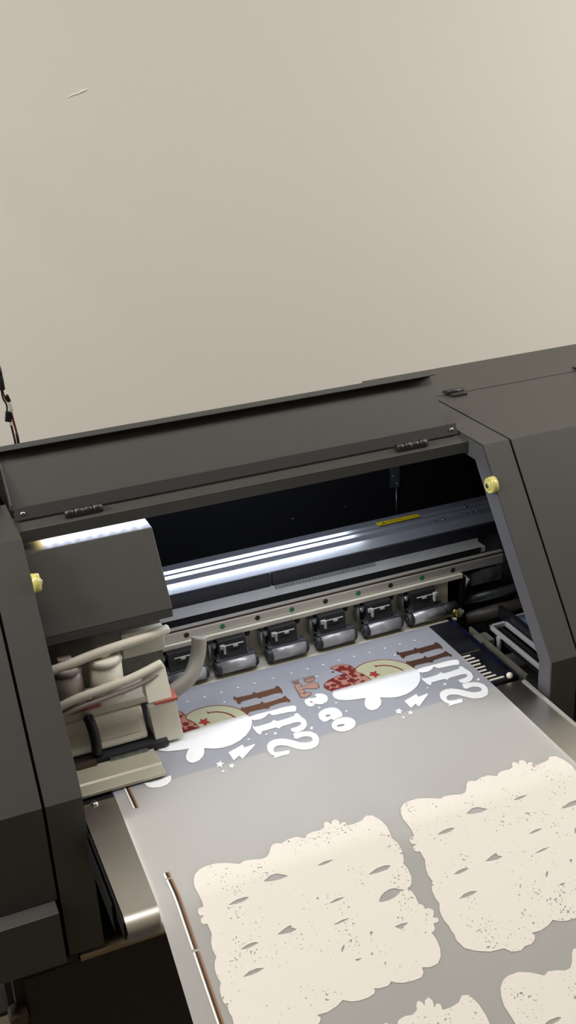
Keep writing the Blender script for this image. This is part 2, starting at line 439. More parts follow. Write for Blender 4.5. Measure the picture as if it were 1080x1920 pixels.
# warning sticker
ys = MB(); ys.prism([(.0945, .0657), (.1075, .0657), (.1075, .0660), (.0945, .0660)], .207, .289)
yl = P(ys, 'warning_sticker', M_yel, GB, label='yellow warning sticker')
w = MB()
w.prism([(.097, .0660), (.104, .0660), (.104, .0662), (.097, .0662)], .2165, .2172) if False else None
# black triangle with exclamation bar
def tri(mb, x, y, s):
    v = [mb.bm.verts.new((x+a*s, y+b_*s, .06615)) for a, b_ in ((-.6, -.5), (.6, -.5), (0, .55))]
    u = [mb.bm.verts.new((x+a*s*.55, y+b_*s*.55-.0006, .06615)) for a, b_ in ((-.6, -.5), (.6, -.5), (0, .55))]
    for i in range(3): mb._f([v[i], v[(i+1) % 3], u[(i+1) % 3], u[i]])
    mb.box(x-.0003, x+.0003, y-.0018, y+.0012, .0661, .06618)
tri(w, .2195, .1005, .0075)
for i in range(2): w.box(.228, .262-.008*i, .0985+.004*i, .0993+.004*i, .0661, .06616)
P(w, 'warning_mark', M_ink, yl)
for x, y in ((.300, .0655), (.318, .0655), (.365, .066), (.376, .0655), (.386, .0655), (.379, .0945)): P(MB().cyl((x, y, .0652), (x, y, .0672), .0021, 12), 'beam_screw', M_silver, GB)

# linear rail
lr = MB(); lr.prism([(0, -.0085), (0, .0065), (.0015, .0085), (.0085, .0085), (.0085, -.0085)], bx0, .40)
LR = P(lr, 'linear_rail', M_rail)
gr = MB(); gr.prism([(.001, .0088), (.0018, .0117), (.0084, .0117), (.0084, .0088)], bx0, .40)
P(gr, 'rail_groove', M_brown, LR)
rt = MB(); rt.prism([(.001, .0118), (.001, .0134), (.0088, .0134), (.0088, .0118)], bx0, .40)
P(rt, 'rail_top_lip', M_rail, LR)
for i in range(-6, 6):
    x = i*.06
    c = MB().cyl((x, .001, -.0005), (x, -.0006, -.0005), .0044, 18)
    P(c, 'rail_plug', M_green if i % 2 == 0 else M_hole, LR, label='green rail plug' if i % 2 == 0 else 'open rail screw hole')
# cream carrier plate below the rail
cp = MB(); cp.prism([(-.005, -.0165), (-.005, -.0092), (.0085, -.0092), (.0085, -.0745), (.0115, -.0745), (.0115, -.0165)], bx0, .289) if False else cp.box(-.90, .316, -.006, .011, -.0165, -.0092)
cp.box(-.90, .289, .0095, .0125, -.076, -.0165)
cp.box(-.90, .289, -.0345, .011, -.079, -.0755)
cp.box(.262, .289, -.002, .010, -.076, -.0165)
P(cp, 'roller_carrier', M_cream)

# pinch rollers
def pinch(xc, mirror=False, dark=False):
    r = empty('pinch_roller', (xc, -.022, -.06)); r.parent = PR_ROOT; r.location = Vector((xc, -.022, -.06))+PRT_OFF
    def Q(mb, name, m, bevel=0., label=None):
        o = mb.build(name, m, r, bevel)
        return o
    s = -1 if mirror else 1
    # coordinates relative to roller axis centre
    ax = MB(); ax.cyl((-.028, 0, 0), (.031, 0, 0), .0118, 24)
    Q(ax, 'roller', M_roll, label=None)
    en = MB(); en.cyl((-.0365, 0, 0), (-.0282, 0, 0), .0095, 20, .0126); en.cyl((.0312, 0, 0), (.036, 0, 0), .0126, 20, .0095)
    en.cyl((-.0385, 0, 0), (.038, 0, 0), .0035, 12)
    Q(en, 'roller_end', M_rollend)
    top = MB(); top.prism([(-.0035, .0125), (-.001, .0150), (.010, .0150), (.0145, .004), (.0130, .004), (.009, .0128)], -.033, .033)
    Q(top, 'roller_hood', M_rollend, .001)
    bk = MB(); x0, x1 = (-.026, .021)
    bk.prism([(.012, .004), (-.002, .015), (.004, .0255), (.006, .0425), (.031, .0425), (.031, .004)], x0, x1)
    Q(bk, 'bracket', M_brack, .001)
    lv = MB(); lv.box(s*-.017-.0018, s*-.017+.0018, -.0015, .007, .022, .036); lv.box(s*-.0195-.004, s*-.0195+.004, .001, .006, .030, .0365)
    lv.cyl((s*-.016, .003, .0345), (s*.016, .003, .0345), .0011, 8); lv.box(s*.002-.004, s*.002+.004, .0005, .004, .0305, .0335)
    Q(lv, 'release_lever', M_lever, .0006)
    sp = MB(); sp.box(-.0395, -.0365, .012, .026, .008, .037); sp.box(-.0365, -.026, .015, .022, .030, .036)
    sp.cyl((-.031, .012, .0375), (-.031, .012, .030), .0045, 12)
    Q(sp, 'spring_plate', M_zinc)
    # side of the bracket
    for a in (-.0285, .0212):
        Q(MB().prism([(.012, .002), (-.003, .004), (-.001, .014), (.008, .020), (.012, .012)], a, a+.0023), 'bracket_cheek', M_brack)
    Q(MB().cyl((.031, .026, .041), (.031, .026, .031), .0055, 10, .0035), 'spring_seat', M_blackpl)
    return r
for i, xc in enumerate((-.3645, -.278, -.1925, -.109, -.021, .066, .152)):
    pinch(xc, mirror=(i == 2))
# end roller on the long shaft with its nut
pinch(.2355, mirror=True)
sh = MB(); sh.cyl((.262, -.022, -.058), (.2935, -.022, -.058), .0095, 20)
P(sh, 'shaft_sleeve', M_rollend)
nb = MB(); nb.cyl((.2965, -.020, -.074), (.3045, -.020, -.074), .0085, 6, .0085); nb.cyl((.240, -.020, -.0745), (.31, -.020, -.0745), .0032, 12); nb.sphere((.3065, -.02, -.074), .0045)
P(nb, 'shaft_nut', mat('cream_nut', (222, 218, 196), .4))
P(MB().box(.2885, .2915, -.035, .004, -.072, -.060).sphere((.2865, -.03, -.062), .004), 'shaft_clip', mat('brass_clip', (178, 168, 96), .35, .5))

# ------------------------------------------------------------------ table
VT = P(MB().box(-.3695, .2325, -.2445, -.0355, -.0815, -.0755), 'vacuum_table', M_vac)
P(MB().box(-.4145, -.3697, -.2445, -.0355, -.0815, -.0757), 'table_end', M_alud, VT)
tb = MB(); tb.box(.2328, .2815, -.236, -.012, -.085, -.0762)
TB = P(tb, 'platen_end', M_plate)
bl = MB(); bl.prism([(-.232, -.0762), (-.232, -.0752), (-.02, -.0752), (-.02, -.0762)], .2725, .2815)
P(bl, 'ink_gutter', M_bluink, TB)
P(MB().box(.233, .268, -.142, -.1405, -.0762, -.0745), 'platen_step', M_tray, TB)
for i in range(9):
    y = -.148-i*.0098
    P(MB().box(.226+.001*i, .2465+.0012*(i*7 % 5)+(.012 if i == 8 else 0), y-.0022, y+.0014, -.0762, -.0748), 'white_test_bar', M_white, TB)
P(MB().sphere((.2655, -.234, -.071), .0052), 'round_stop', M_white, TB)
# steel front table
R0 = .03
sp = [(-.2455, -.0757), (-.462, -.0757)]
for i in range(1, 9):
    a = math.radians(74)*i/8; sp.append((-.462-R0*math.sin(a), -.0757-R0*(1-math.cos(a))))

ST = P(MB().sheet(sp, -.0025 if False else .0025, -.4155, .2835), 'steel_front_table', M_steel)
for f in ST.data.polygons: f.use_smooth = True
try: ST.data.set_sharp_from_angle(angle=math.radians(30))
except Exception: pass
P(MB().box(.277, .2835, -.47, -.25, -.0757, -.0742), 'edge_seal', mat('edge_seal_grey', (150, 148, 144), .55), ST, .0004)
P(MB().sphere((-.397, -.2485, -.0745), .0052, 1, 1, .5), 'table_screw', M_silver, ST)
P(MB().box(-.4185, -.4165, -.478, -.25, -.104, -.078), 'table_side', M_black, ST)
P(MB().box(-.4235, -.4215, -.44, -.25, -.12, -.082), 'table_side', M_black, ST)
P(MB().box(-.454, .29, KY-.004, KY+.03, WB-.012, WB-.006), 'floor_gap_strip', M_beige)  # added strip filling the gap, stands in for tan floor seen through it

# ------------------------------------------------------------------ carriage
CR = P(MB().prism([(-.138, .128), (-.068, .2255), (.118, .2255), (.118, .09), (.02, .09), (-.02, .128)], -.46, -.233), 'carriage_cover', M_pc, bevel=.0012)
P(MB().prism([(-.138, .1155), (-.138, .1275), (-.03, .1275), (-.03, .1155)], -.459, -.234), 'cover_skirt', M_pc, CR)
P(MB().prism([(-.064, -.02), (-.064, .079), (-.03, .079), (-.03, -.02)], -.42, -.236), 'carriage_plate', M_tray, CR)
FWD = Vector((-.005, -.034, .019))
P(MB().box(-.30, -.238, -.075, -.065, .030, .070), 'upper_bracket', M_tape, CR, .001).location += FWD
# dampers
for x, m, rr in ((-.333, M_white, .024), (-.387, M_pinkg, .022)):
    d = MB(); d.cyl((x, -.10, -.005), (x, -.10, .052), rr, 24); d.cyl((x, -.10, .052), (x, -.10, .060), rr+.002, 24, rr-.003); d.cyl((x, -.10, .06), (x, -.10, .071), rr*.45, 16)
    P(d, 'ink_damper', m, CR).location += FWD
# curved ink tube bundle
for k, (dz, dy, m, r) in enumerate(((0, 0, M_offw, .0062), (-.013, -.004, M_pinkg, .0035))):
    P(MB().tube([(-.425, -.118+dy, .000+dz), (-.385, -.124+dy, .016+dz), (-.34, -.126+dy, .023+dz), (-.30, -.122+dy, .026+dz), (-.255, -.11+dy, .030+dz)], r), 'ink_tube', m, CR).location += FWD
P(MB().tube([(-.43, -.105, .055), (-.39, -.11, .063), (-.34, -.108, .070), (-.27, -.10, .072), (-.235, -.085, .068)], .007), 'ink_tube', M_offw, CR).location += FWD
# print head body
P(MB().prism([(-.156, -.060), (-.128, -.018), (-.07, -.018), (-.07, -.062), (-.150, -.062)], -.43, -.292), 'head_body', M_white, CR, .004)
P(MB().box(-.43, -.262, -.130, -.07, -.018, -.006), 'head_top', M_offw, CR, .002)
P(MB().prism([(-.1500, -.0492), (-.1406, -.0352), (-.1390, -.0364), (-.1484, -.0502)], -.40, -.300), 'head_band', M_offw, CR)
P(MB().box(-.41, -.35, -.128, -.112, -.006, .000), 'red_label', M_red, CR)
P(MB().prism([(-.150, -.006), (-.128, .034), (-.118, .034), (-.118, -.006)], -.287, -.2525), 'sensor_block', M_tape, CR, .001).location += FWD*.6
P(MB().box(-.279, -.245, -.152, -.124, -.0105, -.0062), 'red_sticker', M_red, CR).location += FWD*.6
P(MB().prism([(-.166, -.068), (-.138, -.022), (-.125, -.022), (-.125, -.068)], -.284, -.243), 'head_bracket', M_tape, CR, .001)
P(MB().tube([(-.372, -.136, -.012), (-.370, -.148, -.022), (-.369, -.158, -.040), (-.370, -.162, -.060)], .0075), 'black_cable', M_blackpl, CR)
P(MB().tube([(-.188, -.10, .050), (-.196, -.11, .024), (-.216, -.125, .001), (-.246, -.13, -.012)], .0115), 'waste_hose', M_hose, CR)
# base of the head and skid plate
P(MB().box(-.43, -.268, -.172, -.06, -.071, -.062), 'head_base', M_alud, CR)
P(MB().box(-.355, -.300, -.180, -.171, -.070, -.064), 'base_clip', M_zinc, CR)
P(MB().box(-.43, -.375, -.180, -.171, -.0705, -.060), 'base_block', M_brown, CR)
sk = MB(); sk.prism([(-.238, -.0712), (-.238, -.0665), (-.218, -.0655), (-.215, -.0635), (-.192, -.0635), (-.189, -.0655), (-.176, -.066), (-.172, -.0712)], -.43, -.292)
P(sk, 'skid_plate', mat('skid_enamel', (192, 188, 170), .3, .3), CR, .0006)

# ------------------------------------------------------------------ right end of the machine: capping station
P(MB().box(.3145, .322, -.005, .05, -.16, -.016), 'station_partition', M_black)
ib = MB(); ib.box(.33, .60, .055, .060, -.2, .02)
P(ib, 'ink_stained_plate', M_inky)
P(MB().cyl((.324, .02, -.078), (.52, .02, -.080), .010, 18), 'spool_shaft', mat('dull_shaft', (112, 122, 122), .35, .5, mottle=.4, mscale=40))
P(MB().cyl((.324, .0, -.103), (.52, .0, -.105), .013, 18), 'spool_shaft', mat('dark_shaft', (62, 56, 48), .5, mottle=.4, mscale=40))
P(MB().prism([(-.012, -.020), (.010, -.016), (.030, -.050), (.030, -.075), (.018, -.075)], .3235, .3265), 'wiper_bracket', mat('wiper_bracket_grey', (176, 170, 176), .4, .2))
P(MB().box(.345, .405, .012, .05, -.048, -.020), 'pump_body', mat('pump_grey', (140, 146, 152), .5, mottle=.7, mscale=40))
P(MB().box(.2915, .2955, -.24, -.07, -.16, -.0745), 'gutter_wall', M_tray)
P(MB().box(.2925, .40, -.30, -.06, -.16, -.156), 'waste_tray', M_tray)
P(MB().box(.285, .312, -.118, -.09, -.105, -.078), 'tray_block', M_tray, bevel=.002)
fr = MB()
cx0, cx1, cy0, cy1, cz = .3185, .352, -.262, -.088, -.068
fr.box(cx0, cx0+.005, cy0, cy1, cz-.008, cz); fr.box(cx1-.005, cx1, cy0, cy1, cz-.008, cz)
fr.box(cx0, cx1, cy1-.006, cy1, cz-.008, cz); fr.box(cx0, cx1, cy0, cy0+.006, cz-.008, cz)
CF = P(fr, 'cap_frame', M_cap, bevel=.001)
P(MB().box(cx0+.006, cx1-.006, cy0+.006, cy1-.008, cz-.022, cz-.014), 'cap_pad', M_black, CF)
P(MB().box(.331, .339, cy0+.006, cy1-.01, cz-.014, cz-.005), 'wiper_blade', M_blackpl, CF)
P(MB().box(.3165, .3205, -.25, -.24, -.155, cz-.008).box(.3165, .3205, -.125, -.115, -.155, cz-.008), 'frame_leg', M_cap, CF)
P(MB().box(.354, .362, -.24, -.06, -.075, -.055), 'dark_guard', M_plate)
P(MB().box(.364, .42, -.20, -.085, -.078, -.072), 'ink_cloth', M_cloth)
P(MB().box(.364, .42, -.084, -.080, -.08, -.068), 'ink_cloth_bar', M_cap)

# rod and bracket at the back of the interior
P(MB().box(.278, .296, .186, .192, .088, .13).sphere((.283, .185, .112), .0025).sphere((.291, .185, .095), .0025), 'rear_bracket', M_zinc)
P(MB().cyl((.2895, .187, .09), (.2895, .187, .0), .0012, 8), 'rear_rod', M_zinc)
P(MB().sphere((.087, .1955, .066), .0021), 'interior_screw', M_silver)
P(MB().sphere((.190, .1955, .066), .0021), 'interior_screw', M_silver)

# ------------------------------------------------------------------ stand under the printer
sd = empty('printer_stand', (-.1, -.1, -ZO)); thing(sd, 'black metal stand frame under the printer, mostly in shade', 'stand')
def S(mb, name, m, bevel=0.):
    o = mb.build(name, m, sd, bevel); o.location = -Vector(sd.location); return o
ZT = WB-.0125
S(MB().prism([(KY-.002, -.80), (KY-.002, ZT), (KY+.06, ZT), (KY+.06, -.80)], -.532, .60), 'stand_panel', M_stand)
S(MB().box(-.532, -.456, KY-.001, KY+.06, ZT, WB-.0005), 'stand_post', M_stand)
S(MB().box(-.454, .60, .22, .28, ZT-.16, ZT), 'cross_beam', M_stand, .002)
for x in (-.535, .60):
    S(MB().box(x-.015, x+.05, KY+.05, .28, WB-.06, WB-.001), 'side_beam', M_stand, .002)
    for y in (KY+.004, .22):
        S(MB().box(x-.012, x+.04, y, y+.05, -ZO+.08, WB-.002), 'leg', M_stand, .002)
        fo = S(MB().box(x-.03, x+.06, y-.01, y+.06, -ZO+.07, -ZO+.08), 'caster_plate', M_stand)
        o = MB().cyl((x+.002, y+.025, -ZO+.035), (x+.028, y+.025, -ZO+.035), .035, 24).build('caster_wheel', M_blackpl, sd); o.location = -Vector(sd.location)
k = S(MB().cyl((-.553, KY, -.335), (-.535, KY, -.335), .012, 18).cyl((-.548, KY-.016, -.335), (-.548, KY+.01, -.335), .012, 8), 'locking_knob', mat('brown_knob', (70, 54, 48), .45))

# ------------------------------------------------------------------ film
def film_profile():
    p = [(-.036, -.074)]; y = -.036
    while y > -.4549: y -= .0209; p.append((y, -.074))
    p[-1] = (-.455, -.074); R = .06; a1 = math.radians(23.5)
    for i in range(1, 11):
        a = a1*i/10; p.append((-.455-R*math.sin(a), -.074-R*(1-math.cos(a))))
    y, z = p[-1]
    for i in range(1, 13): p.append((y-.05*i*math.cos(a1), z-.05*i*math.sin(a1)))
    v = [0]
    for a, b in zip(p, p[1:]): v.append(v[-1]+math.hypot(b[0]-a[0], b[1]-a[1]))
    return p, v
FP, FV = film_profile()
def fpos(u, v, h=0.):
    i = 0
    while i < len(FV)-2 and v > FV[i+1]: i += 1
    t = (v-FV[i])/(FV[i+1]-FV[i]); (y0, z0), (y1, z1) = FP[i], FP[i+1]
    dy, dz = y1-y0, z1-z0; L = math.hypot(dy, dz)
    return (u, y0+dy*t+dz/L*h, z0+dz*t-dy/L*h)
def skew(v): return -.024*max(0, v-.2)
FILM_L, FILM_R = -.368, .232
fb = MB(); rows = []
NU = 8
lead = [(-.0335, -.0785), (-.0345, -.0750)]
for y, z in lead: rows.append([fb.bm.verts.new((FILM_L+(FILM_R-FILM_L)*k/NU, y, z)) for k in range(NU+1)])
for (y, z), v in zip(FP, FV): rows.append([fb.bm.verts.new((FILM_L+(FILM_R-FILM_L)*k/NU+skew(v), y, z)) for k in range(NU+1)])
for a, b in zip(rows, rows[1:]):
    for k in range(NU):
        f = fb._f([a[k], a[k+1], b[k+1], b[k]]); f.smooth = True
FILM = fb.build('transfer_film', M_film)
thing(FILM, 'wide translucent transfer film with white and coloured prints feeding out of the printer', 'film')

PR = {
 'white_head': [[2.7,111.4],[3.7,109.4],[17.2,109.1],[42.5,109.4],[70.7,107.8],[104.7,105.8],[130.7,106.3],[145.5,106.6],[146.6,109.5],[148.0,115.2],[147.7,123.2],[144.2,132.8],[136.9,145.1],[126.8,155.8],[113.4,164.6],[98.9,169.5],[85.0,170.1],[73.3,166.6],[61.7,159.7],[59.9,159.8],[58.3,167.1],[53.2,176.5],[44.4,183.9],[35.5,185.3],[30.8,181.4],[29.1,173.2],[31.5,164.0],[37.8,153.7],[40.3,150.4],[24.5,147.0],[11.5,142.8],[2.4,137.3],[-1.9,130.6],[-2.2,122.8]],
 'smile': [[94.9,74.0],[99.6,74.4],[108.6,77.6],[116.4,83.0],[123.0,90.7],[127.2,99.6],[129.6,108.4],[128.0,109.5],[124.6,101.2],[120.9,93.0],[115.0,85.7],[107.2,80.3],[98.3,77.1],[96.3,77.4],[94.4,78.4],[93.3,75.8],[94.0,71.5],[95.9,69.8]],
 'red_star': [[71.9,95.9],[77.6,92.2],[78.8,85.6],[82.7,89.9],[89.8,87.0],[86.5,94.2],[90.9,101.3],[85.0,101.6],[79.3,106.1],[79.0,98.8]],
 'bandana_big': [[-3.4,91.7],[-0.4,86.9],[4.0,82.8],[10.8,78.9],[19.0,76.0],[30.3,73.6],[41.1,72.6],[43.0,83.3],[41.6,97.1],[41.5,109.8],[32.3,113.0],[18.7,113.3],[3.1,110.7],[-0.6,104.1],[-3.3,97.1]],
 'bandana_knot': [[28.4,47.9],[32.3,44.9],[40.6,44.1],[47.5,44.3],[53.4,46.6],[59.7,55.6],[62.2,68.5],[60.4,75.9],[66.9,87.4],[70.0,98.8],[71.0,108.9],[60.3,111.5],[41.5,109.8],[42.7,91.3],[42.8,72.8],[35.6,62.2]],
 'brown1': [[145.8,49.3],[147.5,55.5],[158.8,56.7],[172.2,57.9],[177.9,53.0],[180.2,58.1],[194.5,57.7],[211.1,57.7],[215.5,52.1],[218.8,57.7],[218.9,66.4],[217.6,73.5],[214.1,80.3],[214.7,74.0],[204.7,71.9],[190.1,72.9],[184.6,72.7],[179.2,74.5],[176.0,69.4],[164.2,69.1],[150.9,69.8],[146.2,75.7],[143.6,70.6],[144.7,62.8],[142.0,57.7]],
 'brown2': [[146.9,81.0],[146.1,86.2],[156.5,87.0],[174.1,87.4],[179.5,83.0],[180.7,89.7],[196.7,89.6],[211.5,87.7],[217.0,84.0],[217.9,92.9],[219.8,100.4],[215.9,105.2],[214.1,101.2],[203.0,99.7],[186.3,101.2],[180.4,106.4],[175.7,103.2],[164.1,102.0],[152.5,101.6],[147.0,106.5],[144.2,98.9],[142.7,88.9]],
 'white_bar': [[147.5,114.4],[158.2,112.6],[173.6,113.2],[187.0,113.8],[199.2,113.4],[214.2,114.8],[220.2,118.3],[219.3,124.9],[214.1,132.1],[206.0,129.1],[191.0,127.6],[180.0,126.3],[176.6,118.4],[169.3,124.5],[159.8,127.6],[151.0,125.9],[146.7,121.2]],
 'white_tee': [[145.1,134.7],[144.1,142.0],[157.2,142.7],[171.1,142.0],[177.6,137.4],[179.2,143.2],[193.7,143.5],[208.3,141.9],[211.1,137.2],[215.9,137.4],[216.9,147.4],[219.5,159.5],[216.0,172.7],[207.7,180.8],[199.6,182.9],[192.6,181.8],[189.7,176.8],[190.3,170.2],[193.7,170.1],[202.8,169.5],[209.7,166.0],[209.9,160.7],[203.4,158.5],[188.7,158.8],[181.4,158.6],[175.9,162.4],[172.8,157.7],[162.3,157.6],[150.7,157.6],[145.5,164.3],[142.5,158.7],[142.1,150.8],[141.4,143.4]],
 'white_ess': [[188.8,183.3],[194.1,182.5],[202.7,184.2],[213.4,188.9],[219.1,198.7],[218.9,208.9],[214.8,218.7],[207.5,226.8],[197.4,229.3],[186.8,226.5],[179.4,219.8],[174.7,213.5],[170.0,207.0],[163.6,201.8],[156.9,200.4],[151.6,202.4],[148.3,207.4],[148.4,213.4],[157.1,216.1],[168.8,217.1],[166.5,225.1],[163.4,226.2],[153.4,225.7],[142.1,225.9],[140.1,226.1],[145.2,221.6],[141.2,214.6],[140.5,204.4],[143.7,194.4],[149.3,187.1],[158.5,184.3],[168.9,186.2],[178.1,193.3],[186.5,203.3],[188.9,207.2],[195.7,211.7],[203.6,213.0],[208.7,209.9],[209.4,203.4],[204.1,197.9],[197.4,196.3],[190.6,197.9],[185.8,194.8],[187.9,189.0]],
 'bolt': [[88.6,184.0],[113.5,175.4],[113.4,183.5],[129.8,181.5],[129.0,184.8],[101.2,207.3],[100.0,198.1],[89.0,205.2]],
 'star0': [[72.6,196.8],[71.6,202.7],[75.5,205.2],[70.4,207.2],[68.6,213.0],[66.6,208.4],[61.6,209.4],[65.3,204.6],[64.0,199.5],[68.4,201.1]],
 'star1': [[85.4,209.7],[84.6,214.0],[87.5,215.9],[83.7,217.3],[82.4,221.6],[80.9,218.2],[77.2,218.9],[79.9,215.4],[79.0,211.6],[82.2,212.8]],
 'star2': [[69.3,218.2],[68.8,220.7],[70.5,221.8],[68.3,222.7],[67.5,225.1],[66.7,223.2],[64.5,223.6],[66.1,221.5],[65.6,219.3],[67.4,220.1]],
 'starb0': [[168.5,166.8],[167.8,169.9],[169.8,171.3],[167.1,172.3],[166.0,175.4],[165.0,172.9],[162.3,173.5],[164.5,171.0],[163.9,168.2],[166.2,169.1]],
 'starb1': [[221.2,178.6],[220.4,181.8],[222.4,183.1],[219.6,184.1],[218.4,187.2],[217.5,184.8],[214.8,185.3],[217.0,182.8],[216.5,180.0],[218.8,180.9]],
 'E': [[-41.2,48.4],[-43.6,60.1],[-40.3,64.3],[-33.3,63.7],[-31.5,56.6],[-25.8,54.0],[-22.6,55.3],[-24.0,67.5],[-17.3,69.7],[-9.4,68.9],[-6.6,64.5],[-5.3,57.7],[-4.6,48.3],[-9.6,40.1],[-23.7,41.1],[-38.1,42.9]],
 'T': [[-43.6,68.1],[-45.3,83.9],[-45.9,94.1],[-38.3,94.9],[-34.0,91.5],[-36.3,84.4],[-27.9,86.2],[-16.3,92.4],[-10.5,90.3],[-7.9,79.9],[-9.9,74.1],[-20.3,72.6],[-32.0,77.1],[-35.8,77.4],[-31.8,70.9],[-34.9,65.5]],
 'comma': [[-46.9,95.5],[-47.7,103.4],[-42.2,107.7],[-31.7,104.4],[-27.9,98.9],[-29.7,94.3],[-36.9,97.5],[-42.5,93.1]],
 'two': [[-46.1,114.8],[-47.8,121.5],[-47.6,127.9],[-45.5,133.5],[-40.7,134.4],[-35.7,131.2],[-35.0,127.1],[-39.7,124.7],[-40.0,120.9],[-37.8,120.3],[-35.9,125.4],[-33.2,132.2],[-26.5,135.6],[-17.1,133.1],[-11.7,126.2],[-10.2,117.8],[-12.9,110.9],[-18.3,106.3],[-24.2,106.4],[-26.2,109.1],[-24.6,113.6],[-29.5,114.7],[-37.4,111.9],[-43.4,112.5]],
 'gee': [[-42.3,158.3],[-45.2,168.4],[-43.9,178.1],[-40.2,180.6],[-32.7,178.1],[-28.9,177.7],[-28.5,183.0],[-22.4,180.4],[-11.5,178.4],[-8.6,168.0],[-10.0,157.6],[-16.5,149.9],[-27.5,148.8],[-37.3,152.6]],
 'gee_hole': [[-34.9,166.3],[-34.0,170.3],[-30.1,170.7],[-25.7,168.1],[-29.5,164.1]],
 'oh': [[-1.6,202.5],[-3.5,206.1],[-6.2,209.4],[-9.5,212.0],[-13.3,214.0],[-17.3,215.3],[-21.5,215.6],[-25.5,215.2],[-29.3,213.8],[-32.5,211.8],[-35.1,209.0],[-36.9,205.8],[-37.8,202.1],[-37.8,198.3],[-36.9,194.4],[-35.1,190.7],[-32.5,187.4],[-29.2,184.7],[-25.4,182.6],[-21.2,181.3],[-17.0,180.9],[-12.9,181.4],[-9.1,182.7],[-5.8,184.8],[-3.2,187.6],[-1.4,191.0],[-0.6,194.7],[-0.6,198.6]],
 'oh_hole': [[-18.6,200.2],[-19.7,201.4],[-21.6,202.2],[-24.2,202.4],[-26.8,202.0],[-28.9,201.0],[-30.2,199.6],[-30.3,198.2],[-29.2,197.0],[-27.3,196.2],[-24.7,196.0],[-22.1,196.4],[-20.0,197.4],[-18.7,198.8]],
 'dots': [[-208.2,35.2],[-180.3,35.5],[-152.6,34.7],[-124.2,34.0],[-96.7,34.0],[-64.8,33.8],[-157.1,62.5],[-130.5,170.5],[-158.2,170.3],[-33.3,33.6],[-5.3,33.3],[22.1,32.9],[50.1,32.7],[77.5,33.0],[105.3,32.8],[-0.9,60.3],[27.2,59.9],[-5.3,141.5],[-33.5,142.2],[-0.9,169.0],[133.0,32.3],[161.1,31.9],[188.4,32.3],[216.4,32.2],[27.2,59.9],[137.7,59.2],[216.7,31.5],[137.6,167.5]],
 'arc_letter': [[-324.2,201.9],[-315.4,204.7],[-308.2,205.1],[-304.5,205.3],[-288.7,201.9],[-285.4,202.0],[-288.8,213.0],[-295.8,219.1],[-305.6,221.1],[-315.6,218.0],[-322.2,212.3]],
 'block': [[-324.4,487.5],[-324.9,482.7],[-325.5,474.8],[-329.4,474.3],[-332.1,471.4],[-331.0,466.9],[-325.9,464.0],[-330.5,462.8],[-331.8,458.0],[-329.1,453.7],[-323.1,453.5],[-322.5,448.1],[-323.0,440.8],[-324.8,426.3],[-322.5,415.2],[-318.0,405.8],[-310.8,399.7],[-303.1,397.3],[-289.2,397.4],[-275.3,402.8],[-261.0,411.8],[-254.6,408.8],[-243.2,411.4],[-233.9,415.1],[-226.5,414.4],[-220.8,409.0],[-214.9,399.6],[-210.0,395.6],[-204.9,396.4],[-201.1,399.6],[-189.9,395.6],[-179.0,395.8],[-169.7,403.4],[-164.0,397.7],[-155.1,396.3],[-147.0,398.0],[-146.6,398.2],[-139.0,394.7],[-137.7,389.8],[-133.6,386.0],[-129.9,388.4],[-128.4,393.5],[-125.5,388.2],[-119.6,386.7],[-117.2,391.7],[-118.7,399.1],[-114.4,396.0],[-110.3,398.0],[-111.0,404.9],[-100.9,405.5],[-89.5,403.7],[-81.8,397.8],[-73.4,400.4],[-68.1,412.7],[-66.0,427.5],[-66.8,441.4],[-68.0,445.0],[-63.4,453.3],[-62.6,465.1],[-65.3,475.7],[-68.8,481.7],[-66.5,490.4],[-67.2,501.3],[-71.1,509.2],[-76.1,513.0],[-78.8,513.5],[-78.8,515.3],[-75.4,517.8],[-73.7,525.6],[-74.4,535.3],[-69.9,538.3],[-69.6,544.1],[-64.6,544.1],[-60.5,548.7],[-63.1,554.4],[-65.3,556.2],[-59.7,559.6],[-61.3,563.8],[-68.4,564.0],[-69.0,569.9],[-72.9,572.9],[-75.3,572.9],[-75.5,572.9],[-73.6,583.5],[-74.6,593.9],[-78.6,603.1],[-86.1,609.3],[-95.8,609.9],[-105.6,606.8],[-106.5,612.8],[-111.4,617.1],[-121.6,617.4],[-134.3,615.8],[-142.6,612.4],[-147.0,609.3],[-152.7,612.7],[-162.5,612.3],[-169.6,610.0],[-170.0,613.6],[-172.2,615.5],[-181.2,617.3],[-192.3,616.7],[-201.0,614.4],[-209.4,609.6],[-218.5,613.9],[-230.7,616.3],[-239.9,615.6],[-243.1,615.2],[-240.6,619.5],[-243.7,623.6],[-250.2,627.2],[-259.4,626.8],[-267.0,630.0],[-278.3,627.4],[-284.8,620.6],[-302.5,618.7],[-318.3,612.3],[-330.5,604.3],[-335.3,592.5],[-334.3,585.4],[-335.8,578.9],[-335.5,573.8],[-338.1,566.1],[-338.2,557.0],[-336.8,550.7],[-333.6,545.2],[-335.3,536.6],[-334.8,527.5],[-332.3,520.5],[-328.5,515.8],[-330.0,507.0],[-328.8,497.8]],
